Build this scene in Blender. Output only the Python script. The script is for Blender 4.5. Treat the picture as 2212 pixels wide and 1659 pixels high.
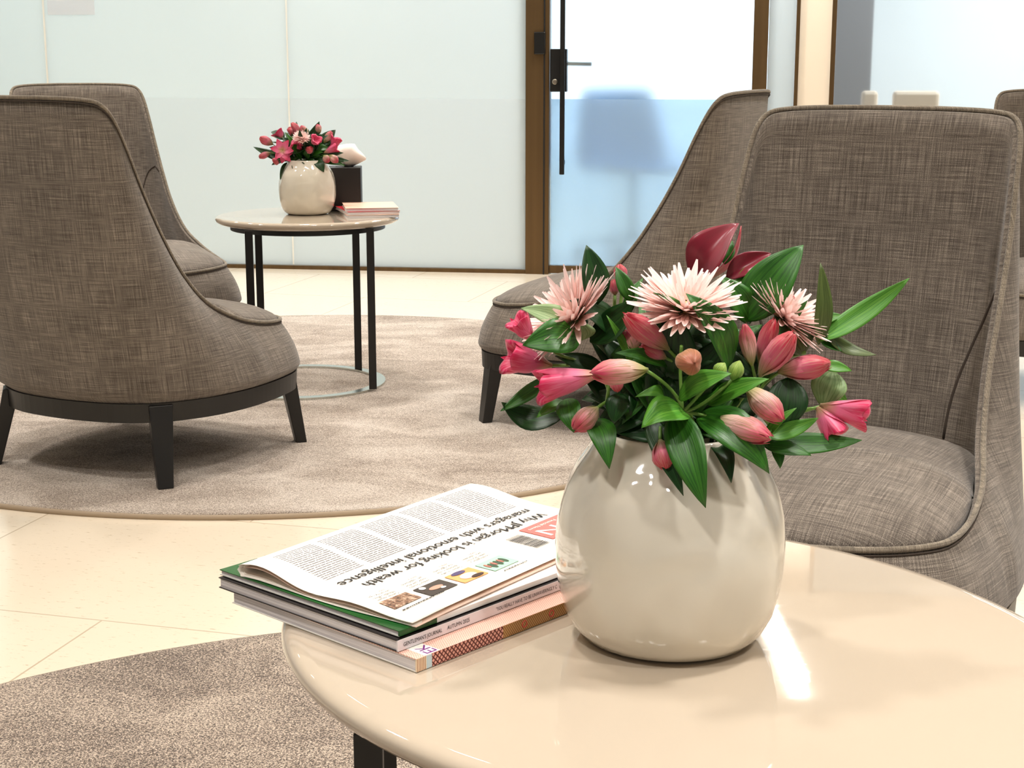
import bpy, bmesh, math, random
from mathutils import Vector, Matrix
D = bpy.data
for o in list(D.objects): D.objects.remove(o, do_unlink=True)
scn = bpy.context.scene
PI = math.pi
def s2l(c): return tuple((v/255/12.92 if v/255 <= .04045 else ((v/255+.055)/1.055)**2.4) for v in c)

# ---------------------------------------------------------------- camera
cd = D.cameras.new('camera'); cam = D.objects.new('camera', cd); scn.collection.objects.link(cam)
cd.sensor_width = 36; cd.lens = 3350/2212*36; cd.clip_start = .05
cam.location = (0, 0, 1); cam.rotation_euler = (math.radians(90-11.794), 0, 0)
scn.camera = cam
# ---------------------------------------------------------------- world, view, lights
w = D.worlds.new('world'); scn.world = w; w.use_nodes = True
w.node_tree.nodes['Background'].inputs[0].default_value = (1, .985, .96, 1)
w.node_tree.nodes['Background'].inputs[1].default_value = .22
scn.view_settings.view_transform = 'Standard'; scn.view_settings.look = 'None'
scn.view_settings.exposure = 0.0; scn.view_settings.gamma = 1; scn.view_settings.use_curve_mapping = False
scn.cycles.max_bounces = 7; scn.cycles.diffuse_bounces = 4; scn.cycles.glossy_bounces = 4
scn.cycles.transmission_bounces = 6; scn.cycles.use_denoising = True
scn.cycles.caustics_reflective = False; scn.cycles.caustics_refractive = False
scn.cycles.sample_clamp_indirect = 4
def area(name, loc, size, power, col, sizey=None, rot=(0,0,0), spread=PI):
    l = D.lights.new(name, 'AREA'); l.energy = power; l.color = col
    l.spread = spread
    l.shape = 'RECTANGLE' if sizey else 'SQUARE'; l.size = size
    if sizey: l.size_y = sizey
    o = D.objects.new(name, l); o.location = loc; o.rotation_euler = rot
    scn.collection.objects.link(o); return o
WARM = (1, .965, .92)
DOWN = [(-.5,.2),(1.1,.3),(-.5,1.7),(.9,1.3),(2.1,2.0),(-2.1,4.5),(-.35,4.0),(-1.3,2.7),(.75,3.2),(2.1,4.0),(-2.1,5.5),(-.75,5.2),(.6,5.3),(3.0,5.3),(-2.4,6.8),(-.9,6.9),(.5,6.8)]
for i, (x, y) in enumerate(DOWN): area('downlight_lamp', (x, y, 2.54), .16, 14 if y < 1 else 17 if (x, y) == (.9, 1.3) else (8 if x < -.3 and y > 1.9 and y < 4.2 else 10.5), WARM, spread=math.radians(115))
area('linear_lamp', (1.17, 6.35, 2.53), .07, 30, (1,.97,.93), .9)

# ---------------------------------------------------------------- helpers
def tag(o, label=None, cat=None, group=None, kind=None):
    for k, v in (('label',label),('category',cat),('group',group),('kind',kind)):
        if v: o[k] = v
    return o
def empty(name, loc=(0,0,0), rz=0, label=None, cat=None, group=None):
    o = D.objects.new(name, None); o.location = loc; o.rotation_euler = (0,0,rz); o.empty_display_size = .1
    scn.collection.objects.link(o); return tag(o, label, cat, group)
def mobj(name, verts, faces, mat=None, parent=None, smooth=False, uvs=None, bevel=0, seg=2, sub=0):
    me = D.meshes.new(name); me.from_pydata([tuple(v) for v in verts], [], faces); me.update()
    if uvs:
        l = me.uv_layers.new(name='UVMap')
        for p in me.polygons:
            for li in p.loop_indices: l.data[li].uv = uvs[me.loops[li].vertex_index]
    if smooth: me.polygons.foreach_set('use_smooth', [True]*len(me.polygons))
    o = D.objects.new(name, me); scn.collection.objects.link(o)
    if mat: me.materials.append(mat)
    if parent: o.parent = parent
    if bevel:
        m = o.modifiers.new('b','BEVEL'); m.width = bevel; m.segments = seg; m.limit_method = 'ANGLE'
    if sub:
        m = o.modifiers.new('s','SUBSURF'); m.levels = sub; m.render_levels = sub
    return o
def boxv(x0,x1,y0,y1,z0,z1):
    v = [(x,y,z) for z in (z0,z1) for y in (y0,y1) for x in (x0,x1)]
    f = [(0,2,3,1),(4,5,7,6),(0,1,5,4),(1,3,7,5),(3,2,6,7),(2,0,4,6)]
    return v, f
def box(name, b, mat, parent=None, bevel=0, **k):
    v, f = boxv(*b); return mobj(name, v, f, mat, parent, bevel=bevel, **k)
def merge(parts):
    V=[];F=[]
    for v,f in parts:
        n=len(V); V+=list(v); F+=[tuple(i+n for i in q) for q in f]
    return V,F
def hexa(b, t):   # 4 bottom pts, 4 top pts
    return list(b)+list(t), [(3,2,1,0),(4,5,6,7),(0,1,5,4),(1,2,6,5),(2,3,7,6),(3,0,4,7)]
def lathe(prof, n=48, rf=None, cap0=True, cap1=True, org=(0,0,0)):
    V=[];F=[]
    for j,(r,z) in enumerate(prof):
        for i in range(n):
            a=2*PI*i/n; rr=r*(rf(a,z,j) if rf else 1)
            V.append((org[0]+rr*math.cos(a),org[1]+rr*math.sin(a),org[2]+z))
    m=len(prof)
    for j in range(m-1):
        for i in range(n):
            k=(i+1)%n; F.append((j*n+i,j*n+k,(j+1)*n+k,(j+1)*n+i))
    if cap0: F.append(tuple(reversed(range(n))))
    if cap1: F.append(tuple(range((m-1)*n,m*n)))
    return V,F
def tube(pts, r, n=8, closed=False, r1=None):
    pts=[Vector(p) for p in pts]; V=[];F=[]; m=len(pts)
    up=Vector((0,0,1)); prev=None
    for i,p in enumerate(pts):
        if closed: t=(pts[(i+1)%m]-pts[i-1])
        else: t=pts[min(i+1,m-1)]-pts[max(i-1,0)]
        t.normalize()
        a=prev if prev is not None else (up if abs(t.z)<.95 else Vector((1,0,0)))
        x=(a-t*a.dot(t))
        if x.length<1e-6: x=Vector((1,0,0))-t*t.x
        x.normalize(); prev=x; y=t.cross(x)
        rr=r if r1 is None else r+(r1-r)*i/(m-1)
        for k in range(n):
            g=2*PI*k/n; V.append(p+x*math.cos(g)*rr+y*math.sin(g)*rr)
    for i in range(m if closed else m-1):
        j=(i+1)%m
        for k in range(n):
            l=(k+1)%n; F.append((i*n+k,i*n+l,j*n+l,j*n+k))
    if not closed: F.append(tuple(reversed(range(n)))); F.append(tuple(range((m-1)*n,m*n)))
    return V,F
def copy_tree(o, parent=None):
    c=o.copy(); scn.collection.objects.link(c); c.parent=parent
    for ch in list(o.children): copy_tree(ch,c)
    return c
# ---------------------------------------------------------------- materials
class NT:
    def __init__(s,name):
        s.m=D.materials.new(name); s.m.use_nodes=True; s.t=s.m.node_tree; s.b=s.t.nodes['Principled BSDF']; s.out=s.t.nodes['Material Output']
    def n(s,typ,_p=None,**k):
        x=s.t.nodes.new('ShaderNode'+typ)
        for a,v in (_p or {}).items(): setattr(x,a,v)
        for a,v in k.items():
            key=int(a[1:]) if a[0]=='i' and a[1:].isdigit() else a.replace('_',' ')
            s.set(x.inputs[key],v)
        return x
    def set(s,sock,v):
        if hasattr(v,'links') or isinstance(v,bpy.types.NodeSocket): s.t.links.new(v,sock)
        elif isinstance(v,tuple) and len(v)==3 and sock.type=='RGBA': sock.default_value=(*v,1)
        else: sock.default_value=v
    def p(s,**k):
        for a,v in k.items(): s.set(s.b.inputs[a.replace('_',' ')],v)
        return s
    def math(s,op,a,b=None,c=None):
        x=s.t.nodes.new('ShaderNodeMath'); x.operation=op; s.set(x.inputs[0],a)
        if b is not None: s.set(x.inputs[1],b)
        if c is not None: s.set(x.inputs[2],c)
        return x.outputs[0]
    def mix(s,f,a,b,bt='MIX'):
        x=s.t.nodes.new('ShaderNodeMix'); x.data_type='RGBA'; x.blend_type=bt
        s.set(x.inputs[0],f); s.set(x.inputs[6],a); s.set(x.inputs[7],b); return x.outputs[2]
    def ramp(s,f,stops):
        x=s.t.nodes.new('ShaderNodeValToRGB'); s.set(x.inputs[0],f); e=x.color_ramp.elements
        while len(e)<len(stops): e.new(.5)
        for i,(p,c) in enumerate(stops): e[i].position=p; e[i].color=(*c,1) if len(c)==3 else c
        return x.outputs[0]
    def co(s,which='Object'): return s.n('TexCoord').outputs[which]
    def map(s,v,scale=(1,1,1),loc=(0,0,0),rot=(0,0,0)):
        return s.n('Mapping',Vector=v,Scale=scale,Location=loc,Rotation=rot).outputs[0]
    def noise(s,v,scale,detail=2,rough=.5,dist=0):
        return s.n('TexNoise',Vector=v,Scale=scale,Detail=detail,Roughness=rough,Distortion=dist).outputs[0]
    def bump(s,h,strength=.3,dist=.002):
        return s.n('Bump',Strength=strength,Distance=dist,Height=h).outputs[0]
def simple(name,rgb,rough=.5,metal=0,spec=.5,coat=0,**k):
    n=NT(name).p(Base_Color=s2l(rgb),Roughness=rough,Metallic=metal,Specular_IOR_Level=spec,Coat_Weight=coat)
    n.p(**k); return n.m
M={}
M['black_wood']=simple('black_wood',(22,20,18),.38)
M['black_metal']=simple('black_metal',(14,13,12),.35)
M['black_card']=simple('black_card',(18,14,13),.45)
M['steel']=simple('steel',(200,204,198),.22,1)
M['white']=simple('white_paper',(250,248,240),.6)
M['ink']=simple('ink',(25,22,22),.6)
M['redink']=simple('red_ink',(206,72,66),.6)
M['coral']=simple('coral_ink',(240,112,104),.6)
M['chrome']=simple('brushed_metal',(170,160,145),.3,1)
M['void']=simple('brushed_black',(8,8,8),.6)

# fabric: heathered linen weave, two thread directions in UV metres
def fabric(name,dark,mid,light):
    n=NT(name); uv=n.co('UV')
    a=n.noise(n.map(uv,(640,14,1)),1,2,.6); b=n.noise(n.map(uv,(14,640,1)),1,2,.6)
    c=n.noise(n.map(uv,(300,7,1)),1,2,.6); d=n.noise(n.map(uv,(9,260,1)),1,2,.6)
    t=n.math('ADD',n.math('MULTIPLY',n.math('ADD',a,b),.36),n.math('MULTIPLY',n.math('ADD',c,d),.14))
    f=n.noise(n.map(uv,(900,900,1)),1,1,.5)
    t=n.math('ADD',t,n.math('MULTIPLY',n.math('SUBTRACT',f,.5),.35))
    sx=n.n('SeparateXYZ',Vector=uv); k=2*PI/.0025
    wv=n.math('MULTIPLY',n.math('SINE',n.math('MULTIPLY',sx.outputs[0],k)),n.math('SINE',n.math('MULTIPLY',sx.outputs[1],k)))
    t=n.math('ADD',t,n.math('MULTIPLY',wv,.045))
    big=n.noise(n.map(uv,(5,5,1)),1,2,.5)
    t=n.math('ADD',t,n.math('MULTIPLY',n.math('SUBTRACT',big,.5),.12))
    col=n.ramp(t,[(.32,s2l(dark)),(.50,s2l(mid)),(.68,s2l(light))])
    n.p(Base_Color=col,Roughness=.9,Specular_IOR_Level=.15,Sheen_Weight=.25,Sheen_Roughness=.5,Normal=n.bump(t,.5,.0012))
    return n.m
M['fabric']=fabric('heathered_linen',(50,44,40),(106,97,88),(168,157,144))
M['fabric_seam']=simple('seam_thread',(66,56,48),.9)
M['welt']=fabric('welt_linen',(70,62,54),(122,112,98),(168,156,138))
# limestone floor
n=NT('limestone_tiles'); co=n.map(n.co(),rot=(0,0,math.radians(15.29)),loc=(0,0,0))
cm=n.n('VectorMath',{'operation':'ADD'},i0=co,i1=(1.893+.465+.93*40,-2.388+.637*40,0)).outputs[0]
br=n.n('TexBrick',{'offset':.5,'offset_frequency':2},Vector=cm,Scale=1,Brick_Width=.93,Row_Height=.637,Mortar_Size=.0022,Mortar_Smooth=.2)
n.set(br.inputs['Color1'],s2l((233,219,198))); n.set(br.inputs['Color2'],s2l((229,214,192))); n.set(br.inputs['Mortar'],s2l((186,168,142)))
sp=n.noise(n.map(co,(30,110,1)),1.3,5,.7); sp2=n.noise(n.map(co,(3,5,1)),1,3,.6)
c=n.mix(n.ramp(sp,[(.60,(0,0,0)),(.68,(1,1,1))]),br.outputs[0],s2l((180,158,128)))
c=n.mix(n.math('MULTIPLY',sp2,.35),c,s2l((238,228,210)))
n.p(Base_Color=c,Roughness=.16,Specular_IOR_Level=.5); M['floor']=n.m
# rug pile
def rugmat(name,lo,mid,hi,ps,contrast):
    n=NT(name); co=n.co()
    a=n.noise(co,ps,3,.75); b=n.noise(n.map(co,(1,1.8,1),rot=(0,0,.3)),3.0,4,.6,.8); c2=n.noise(co,ps*2.3,1,.5)
    t=n.math('ADD',n.math('MULTIPLY',n.math('SUBTRACT',a,.5),contrast),n.math('ADD',.5,n.math('MULTIPLY',n.math('SUBTRACT',b,.5),1.05)))
    t=n.math('ADD',t,n.math('MULTIPLY',n.math('SUBTRACT',c2,.5),contrast*.6))
    col=n.ramp(t,[(.18,s2l(lo)),(.5,s2l(mid)),(.82,s2l(hi))])
    n.p(Base_Color=col,Roughness=1,Specular_IOR_Level=.05,Sheen_Weight=.3,Normal=n.bump(a,.9,.006)); return n.m
M['rug_far']=rugmat('taupe_pile',(116,96,80),(200,182,164),(244,232,220),330,2.2)
M['rug_near']=rugmat('taupe_pile_near',(62,44,32),(146,124,104),(230,212,192),300,3.4)
M['binding']=simple('rug_binding',(166,148,126),.8)
# lacquer table top
n=NT('beige_lacquer'); co=n.co()
sc=n.noise(n.map(co,(6,90,1),rot=(0,0,.5)),8,2,.5)
n.p(Base_Color=s2l((186,172,154)),Roughness=n.math('ADD',.02,n.math('MULTIPLY',n.ramp(sc,[(.62,(0,0,0)),(.7,(1,1,1))]),.03)),Specular_IOR_Level=.6,Coat_Weight=.6,Coat_Roughness=.01); M['lacquer']=n.m
# vase glaze
n=NT('cream_glaze'); co=n.co()
w1=n.noise(co,16,2,.5,.6)
n.p(Base_Color=n.mix(w1,s2l((208,202,187)),s2l((226,219,204))),Roughness=.05,Specular_IOR_Level=.6,Coat_Weight=1,Coat_Roughness=.02,Subsurface_Weight=.0,Normal=n.bump(n.noise(co,15,1.5,.4,.5),.9,.010)); M['glaze']=n.m
# leaves / petals
def thin(n,col,f):
    tr=n.n('BsdfTranslucent',Color=col); mx=n.n('MixShader',i0=f,i1=n.b.outputs[0],i2=tr.outputs[0]); n.t.links.new(mx.outputs[0],n.out.inputs[0]); return n.m
def leafmat(name,a,b,rough=.4,trans=.0):
    n=NT(name); uv=n.co('UV'); s=n.n('SeparateXYZ',Vector=uv)
    v=n.math('ABSOLUTE',n.math('SUBTRACT',s.outputs[0],.5))
    st=n.noise(n.map(uv,(26,2,1)),1,2,.6)
    col=n.mix(n.ramp(st,[(.35,(0,0,0)),(.7,(1,1,1))]),s2l(a),s2l(b))
    col=n.mix(n.ramp(v,[(0,(1,1,1)),(.035,(0,0,0))]),col,s2l(b))
    n.p(Base_Color=col,Roughness=rough,Specular_IOR_Level=.5,Normal=n.bump(st,.25,.001)); return thin(n,col,.16)
M['leaf0']=leafmat('leaf_green',(26,78,14),(60,124,32))
M['leaf1']=leafmat('leaf_bright',(50,120,26),(104,164,54))
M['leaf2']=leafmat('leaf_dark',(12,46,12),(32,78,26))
M['leaf3']=leafmat('leaf_pale_underside',(110,140,84),(160,184,130),.5)
M['leaf4']=leafmat('leaf_olive',(58,76,30),(96,112,56),.4)
def budmat(name,base,mid,tip,stripe):
    n=NT(name); uv=n.co('UV'); s=n.n('SeparateXYZ',Vector=uv)
    st=n.noise(n.map(uv,(14,1.2,1)),1,3,.6)
    col=n.ramp(n.math('ADD',s.outputs[1],n.math('MULTIPLY',n.math('SUBTRACT',st,.5),.25)),[(.05,s2l(base)),(.4,s2l(mid)),(.9,s2l(tip))])
    col=n.mix(n.math('MULTIPLY',n.ramp(st,[(.46,(0,0,0)),(.60,(1,1,1))]),.62),col,s2l(stripe))
    n.p(Base_Color=col,Roughness=.42,Specular_IOR_Level=.4,Sheen_Weight=.2,Normal=n.bump(st,.3,.001)); return thin(n,col,.22)
M['bud0']=budmat('petal_rose',(140,150,80),(222,112,140),(188,2,46),(214,150,140))
M['bud1']=budmat('petal_striped',(176,188,96),(242,200,190),(214,60,104),(140,128,60))
M['bud2']=budmat('petal_green',(110,160,60),(150,190,80),(176,200,100),(90,140,50))
M['bud3']=budmat('petal_bronze',(140,160,80),(190,150,96),(180,104,80),(130,90,50))
M['bud4']=budmat('petal_pink',(200,186,120),(236,120,160),(218,30,90),(236,130,160))
M['mum']=budmat('petal_blush',(252,226,170),(254,216,206),(255,236,232),(252,206,198))
M['mumeye']=simple('flower_eye',(232,190,110),.7)
n=NT('petal_crimson'); uv=n.co('UV'); n.p(Base_Color=n.mix(n.noise(n.map(uv,(5,2,1)),1,2),s2l((92,0,16)),s2l((138,6,42))),Roughness=.35,Sheen_Weight=.3); M['crimson']=n.m
M['stem']=simple('green_stem',(112,152,66),.45)
M['stemdark']=simple('green_stem_dark',(54,84,34),.5)
# bronze frame, wall glass
n=NT('bronze_metal'); co=n.co(); n.p(Base_Color=n.mix(n.noise(n.map(co,(30,30,.6)),1,2),s2l((86,66,44)),s2l((120,96,64))),Metallic=.75,Roughness=.38); M['bronze']=n.m
M['cream_wall']=simple('cream_plaster',(240,226,206),.8)
M['ceil']=simple('ceiling_paint',(246,242,234),.9)
def pane(name,col,rough,trans):
    n=NT(name); n.p(Base_Color=s2l(col),Roughness=rough,Specular_IOR_Level=.5)
    tr=n.n('BsdfTranslucent',Color=s2l(col)); mx=n.n('MixShader',i0=trans,i1=n.b.outputs[0],i2=tr.outputs[0])
    n.t.links.new(mx.outputs[0],n.out.inputs[0]); return n.m
M['frost']=pane('frosted_glass',(224,230,231),.12,.5)
n=NT('frosting_film'); n.p(Base_Color=s2l((232,236,240)),Roughness=.35); tr=n.n('BsdfTransparent',Color=(1,1,1)); mx=n.n('MixShader',i0=.9,i1=n.b.outputs[0],i2=tr.outputs[0]); n.t.links.new(mx.outputs[0],n.out.inputs[0]); M['film']=n.m
def glass(name,col,rough):
    n=NT(name); n.p(Base_Color=s2l(col),Roughness=rough,Transmission_Weight=1,IOR=1.38); return n.m
M['door_glass']=glass('door_glass',(236,246,252),.28)
M['clear']=glass('clear_glass',(240,244,246),.06)
n=NT('door_film'); n.p(Base_Color=s2l((196,222,246)),Roughness=.25)
tr=n.n('BsdfTransparent',Color=s2l((226,240,252))); mx=n.n('MixShader',i0=.68,i1=n.b.outputs[0],i2=tr.outputs[0]); n.t.links.new(mx.outputs[0],n.out.inputs[0]); M['door_film']=n.m
def emit(name,col,st):
    n=NT(name); n.p(Base_Color=(0,0,0),Emission_Color=s2l(col),Emission_Strength=st); return n.m
M['lamp']=emit('lamp_glow',(255,244,226),9)
M['lamp2']=emit('linear_glow',(255,252,248),12)
M['sky']=emit('daylight_window',(226,242,255),2.2)

# ---------------------------------------------------------------- room shell
floor=box('floor',(-6,6,-2,12.5,-.1,0),M['floor']); tag(floor,kind='structure')
ceil=box('ceiling',(-6,6,-2,12.5,2.6,2.7),M['ceil']); tag(ceil,kind='structure')
for x,y in DOWN:
    v,f=lathe([(.10,-.001),(.10,-.012),(.085,-.014),(.083,-.003)],28,None,False,False,(x,y,2.6)); o=mobj('downlight_ring',v,f,M['ceil'],ceil)
    v,f=lathe([(.082,-.006),(.082,-.003)],28,None,True,True,(x,y,2.6)); mobj('downlight_lens',v,f,M['lamp'],o)
v,f=boxv(1.135,1.205,5.9,6.8,2.57,2.588); o=mobj('linear_light_diffuser',v,f,M['lamp2'],ceil)
# glass wall frame: local u along wall, n away, z up
WO=Vector((.067,7.391,0)); WA=math.atan2(-.1426,.9898)
def wallbox(name,u0,u1,n0,n1,z0,z1,mat,parent=None,kind='structure',bevel=0):
    o=box(name,(u0,u1,n0,n1,z0,z1),mat,parent,bevel)
    if parent is None:
        o.location=WO; o.rotation_euler=(0,0,WA); tag(o,kind=kind)
    return o
H=2.6
for i,(a,b) in enumerate(((-4.2,-2.368),(-2.358,-1.153),(-1.145,-.004))):
    p=wallbox('window_%d'%(i+1),a,b,0,.012,.02,H,M['frost'])
    wallbox('frosted_film',a+.002,b-.002,-.0012,-.0002,.02,.822,M['film'],p)
wallbox('window_4',1.112,1.232,0,.012,.02,H,M['frost'])
wallbox('window_5',1.415,4.8,0,.012,.02,H,M['clear'])
wallbox('trim_1',-4.2,0,-.02,.03,0,.018,M['bronze'])
wallbox('trim_2',0,.112,-.03,.06,0,H,M['bronze'],bevel=.003)
wallbox('trim_9',.085,.092,-.034,-.0301,0,H,M['void'])
wallbox('trim_3',1.044,1.11,-.03,.06,0,H,M['bronze'],bevel=.003)
wallbox('trim_4',1.234,1.25,-.03,.06,0,H,M['bronze'])
wallbox('trim_5',1.392,1.412,-.03,.06,0,H,M['bronze'])
wallbox('trim_6',1.11,1.234,-.02,.03,0,.018,M['bronze'])
wallbox('trim_7',1.412,4.8,-.02,.03,0,.018,M['bronze'])
wallbox('trim_8',-1.1528,-1.1452,.002,.010,.02,H,M['white'])
wallbox('trim_10',-2.3678,-2.3582,.002,.010,.02,H,M['white'])
wallbox('wall_back',1.25,1.392,-.01,.05,0,H,M['cream_wall'])
# door
dr=D.objects.new('door_1',None); scn.collection.objects.link(dr); dr.location=WO; dr.rotation_euler=(0,0,WA); tag(dr,kind='structure')
wallbox('glass_pane',.115,1.042,0,.012,.04,H-.05,M['door_glass'],dr)
wallbox('frosted_film',.118,1.04,-.0015,-.0005,.042,.822,M['door_film'],dr)
wallbox('door_frame',.113,1.043,-.01,.03,.004,.04,M['bronze'],dr)
dh=box('pull_handle',(.166,.188,-.075,-.055,.476,2.1),M['black_metal'],dr,bevel=.003)
box('standoff',(.170,.184,-.056,-.0016,.52,.54),M['black_metal'],dh)
lb=box('lock_box',(.117,.195,-.05,-.0016,.856,1.051),M['black_metal'],dr,bevel=.004)
v,f=lathe([(.011,0),(.013,.008),(.009,.012)],20); o=mobj('key_cylinder',v,f,M['chrome'],lb); o.location=(.141,-.05,.902); o.rotation_euler=(PI/2,0,0)
lv,lf=merge([tube([(.15,.014,.985),(.15,.06,.985),(.17,.07,.985),(.30,.07,.982)],.010,10)]); mobj('lever_handle',lv,lf,M['chrome'],dr,True)
ar=box('access_reader',(0,.052,-.018,0,0,.102),M['black_metal'],None,.004); ar.location=WO+Matrix.Rotation(WA,3,'Z')@Vector((.042,-.0305,1.026)); ar.rotation_euler=(0,0,WA)
tag(ar,'small black rectangular card reader on the bronze door post','card reader')
# poster seen on the left pane
po=wallbox('notice_poster',-2.34,-2.10,-.0035,-.0018,1.215,1.45,pane('notice_paper',(250,252,255),.5,.5)); po['kind']='thing'; tag(po,'pale notice stuck on the frosted glass at the far upper left','notice')
# office beyond the glass
wallbox('wall_office',-4.2,4.8,3.4,3.5,0,H,simple('office_wall',(236,240,240),.9))
sk=wallbox('window_6',-.2,1.5,3.36,3.39,.35,2.4,M['sky'])
glow_left=wallbox('window_7',-4.0,-2.7,3.36,3.39,.3,2.3,M['sky'])  # added unseen glowing panel, tints the left frosted glass
wallbox('wall_partition',1.30,1.36,.2,3.4,0,H,simple('office_partition',(176,182,190),.9))
wallbox('wall_column',1.54,1.76,2.3,2.5,0,H,simple('grey_column',(140,136,134),.9))
for (u,nn,pw,c) in ((.7,1.6,60,(.62,.82,1)),(-1.4,1.5,58,(1,.98,.94)),(-3.2,1.4,64,(.75,.96,1)),(2.9,1.6,110,(.86,.94,1))):
    p=WO+Matrix.Rotation(WA,3,'Z')@Vector((u,nn,2.5)); area('office_lamp',p,1.0,pw,c)
def atwall(u,nn,z=0): return WO+Matrix.Rotation(WA,3,'Z')@Vector((u,nn,z))
# office chair behind the door
oc=empty('office_chair',atwall(.46,.75),WA+.5,'pale swivel office chair blurred behind the glass door','chair')
M['blue_shell']=simple('blue_shell',(120,160,200),.6)
def shellv():
    V=[];F=[];a=14;b=10
    for j in range(b+1):
        for i in range(a+1):
            s=(i/a-.5)*2; t=j/b
            if t<.45: y=-.24+t/.45*.42; z=.44+.03*s*s+ .02*math.cos(t*5)
            else:
                q=(t-.45)/.55; y=.18+.10*math.sin(q*1.3); z=.44+q*.42
            wd=.25*(1-.25*max(0,t-.6)/.4*abs(s))
            V.append((s*wd,y+ -.07*s*s*(t>.45),z))
    for j in range(b):
        for i in range(a): F.append((j*(a+1)+i,j*(a+1)+i+1,(j+1)*(a+1)+i+1,(j+1)*(a+1)+i))
    return V,F
v,f=shellv(); o=mobj('seat_shell',v,f,M['blue_shell'],oc,True); m=o.modifiers.new('s','SOLIDIFY'); m.thickness=.02
v,f=tube([(0,0,.06),(0,0,.44)],.022,12); mobj('column',v,f,M['steel'],oc,True)
for k in range(5):
    a=2*PI*k/5+.3; v,f=tube([(0,0,.10),(.28*math.cos(a),.28*math.sin(a),.07)],.014,8); lg=mobj('base_arm',v,f,M['steel'],oc,True)
    v,f=lathe([(.02,0),(.026,.012),(.026,.03),(.02,.045)],14); c=mobj('caster',v,f,M['black_metal'],lg,True); c.location=(.28*math.cos(a),.28*math.sin(a),.001)
dk=empty('reflection_desk',atwall(.72,1.9),WA,'white desk added beyond the glass door in place of bright window reflections','desk')  # added white desk shape stands in for bright window reflections
box('worktop',(-.45,.45,-.3,.3,.70,.73),M['white'],dk,.004)
for sx in(-1,1):
    for sy in(-1,1): box('leg',(sx*.42-.02,sx*.42+.02,sy*.27-.02,sy*.27+.02,0,.70),M['white'],dk)
M['cream_fab']=simple('cream_upholstery',(248,226,200),.85)
for k,(u,w_,lab) in enumerate(((1.70,.09,'narrow cream meeting chair seen through the right glass, nearer the partition'),(1.95,.25,'wide cream meeting chair seen through the right glass'))):
    mc=empty('meeting_chair',atwall(u,1.4),WA,lab,'chair')
    box('seat',(-w_/2-.02,w_/2+.02,-.22,.2,.40,.46),M['cream_fab'],mc,.02); box('backrest',(-w_/2,w_/2,.16,.21,.46,.835),M['cream_fab'],mc,.02)
    for sx in(-1,1):
        for sy in(-.2,.17): box('leg',(sx*w_/2-.012,sx*w_/2+.012,sy-.012,sy+.012,0,.40),M['black_metal'],mc)

# ---------------------------------------------------------------- rugs
def rug(name,loc,R,mat,label):
    t=empty(name,(loc[0],loc[1],0),0,label,'rug')
    v,f=lathe([(R-.006,0.001),(R-.004,.012),(R-.012,.014),(R*.6,.014),(R*.3,.014),(.001,.014)],160,None,False,False); mobj('pile',v,f,mat,t,True)
    v,f=lathe([(R-.006,0),(R,.0),(R+.0015,.006),(R,.011),(R-.005,.012)],160,None,False,False); mobj('edge_binding',v,f,M['binding'],t,True)
    return t
rug('round_rug',(-.672,4.69),1.383,M['rug_far'],'large round taupe rug under the far chairs and small table')
rug('round_rug',(.06,1.24),1.43,M['rug_near'],'round taupe rug in the foreground under the near table')

# ---------------------------------------------------------------- lounge chair
BP=[(0,.36),(.12,.355),(.215,.34),(.282,.308),(.322,.25),(.341,.165),(.348,.08),(.345,0),(.332,-.07),(.311,-.13),(.283,-.18),(.258,-.215),(.238,-.235),(.212,-.252),(.172,-.272),(.11,-.29),(0,-.30)]
TP=[(0,.328,.318),(.11,.323,.319),(.195,.30,.322),(.252,.264,.325),(.279,.215,.327),(.286,.13,.337),(.278,.035,.363),(.256,-.055,.415),(.243,-.13,.498),(.240,-.195,.595),(.238,-.250,.695),(.234,-.293,.79),(.229,-.326,.855),(.216,-.348,.886),(.186,-.362,.896),(.115,-.374,.900),(0,-.378,.901)]
def crp(P,s):
    n=len(P); i=min(int(s),n-2); u=s-i
    g=lambda k:Vector(P[max(0,min(n-1,k))])
    a,b,c,d=g(i-1),g(i),g(i+1),g(i+2)
    if i==0: a=Vector(P[1]).copy(); a[0]=-a[0]
    if i==n-2: d=Vector(P[n-2]).copy(); d[0]=-d[0]
    return .5*((2*b)+(c-a)*u+(2*a-5*b+4*c-d)*u*u+(3*b-a-3*c+d)*u*u*u)
K=4; NH=16*K
def loopcols():
    cols=[]
    for i in range(NH): cols.append((i/K,1))
    for i in range(NH): cols.append(((NH-i)/K,-1))
    return cols
COLS=loopcols(); NC=len(COLS)
B3=[];T3=[];TH=[]
for s,sg in COLS:
    b=crp([(x,y,0) for x,y in BP],s); t=crp(TP,s)
    B3.append(Vector((b.x*sg,b.y,0))); T3.append(Vector((t.x*sg,t.y,t.z)))
    TH.append(0.004+.007*max(0,min(1,(s-4.2)/2.2)))
def nrm2(P,i):
    d=P[(i+1)%NC]-P[i-1]; v=Vector((-d.y,d.x,0)); v.normalize()
    # loop goes front->right->back (clockwise seen from above): outward is left-hand normal
    return v
ROWS=26
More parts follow.
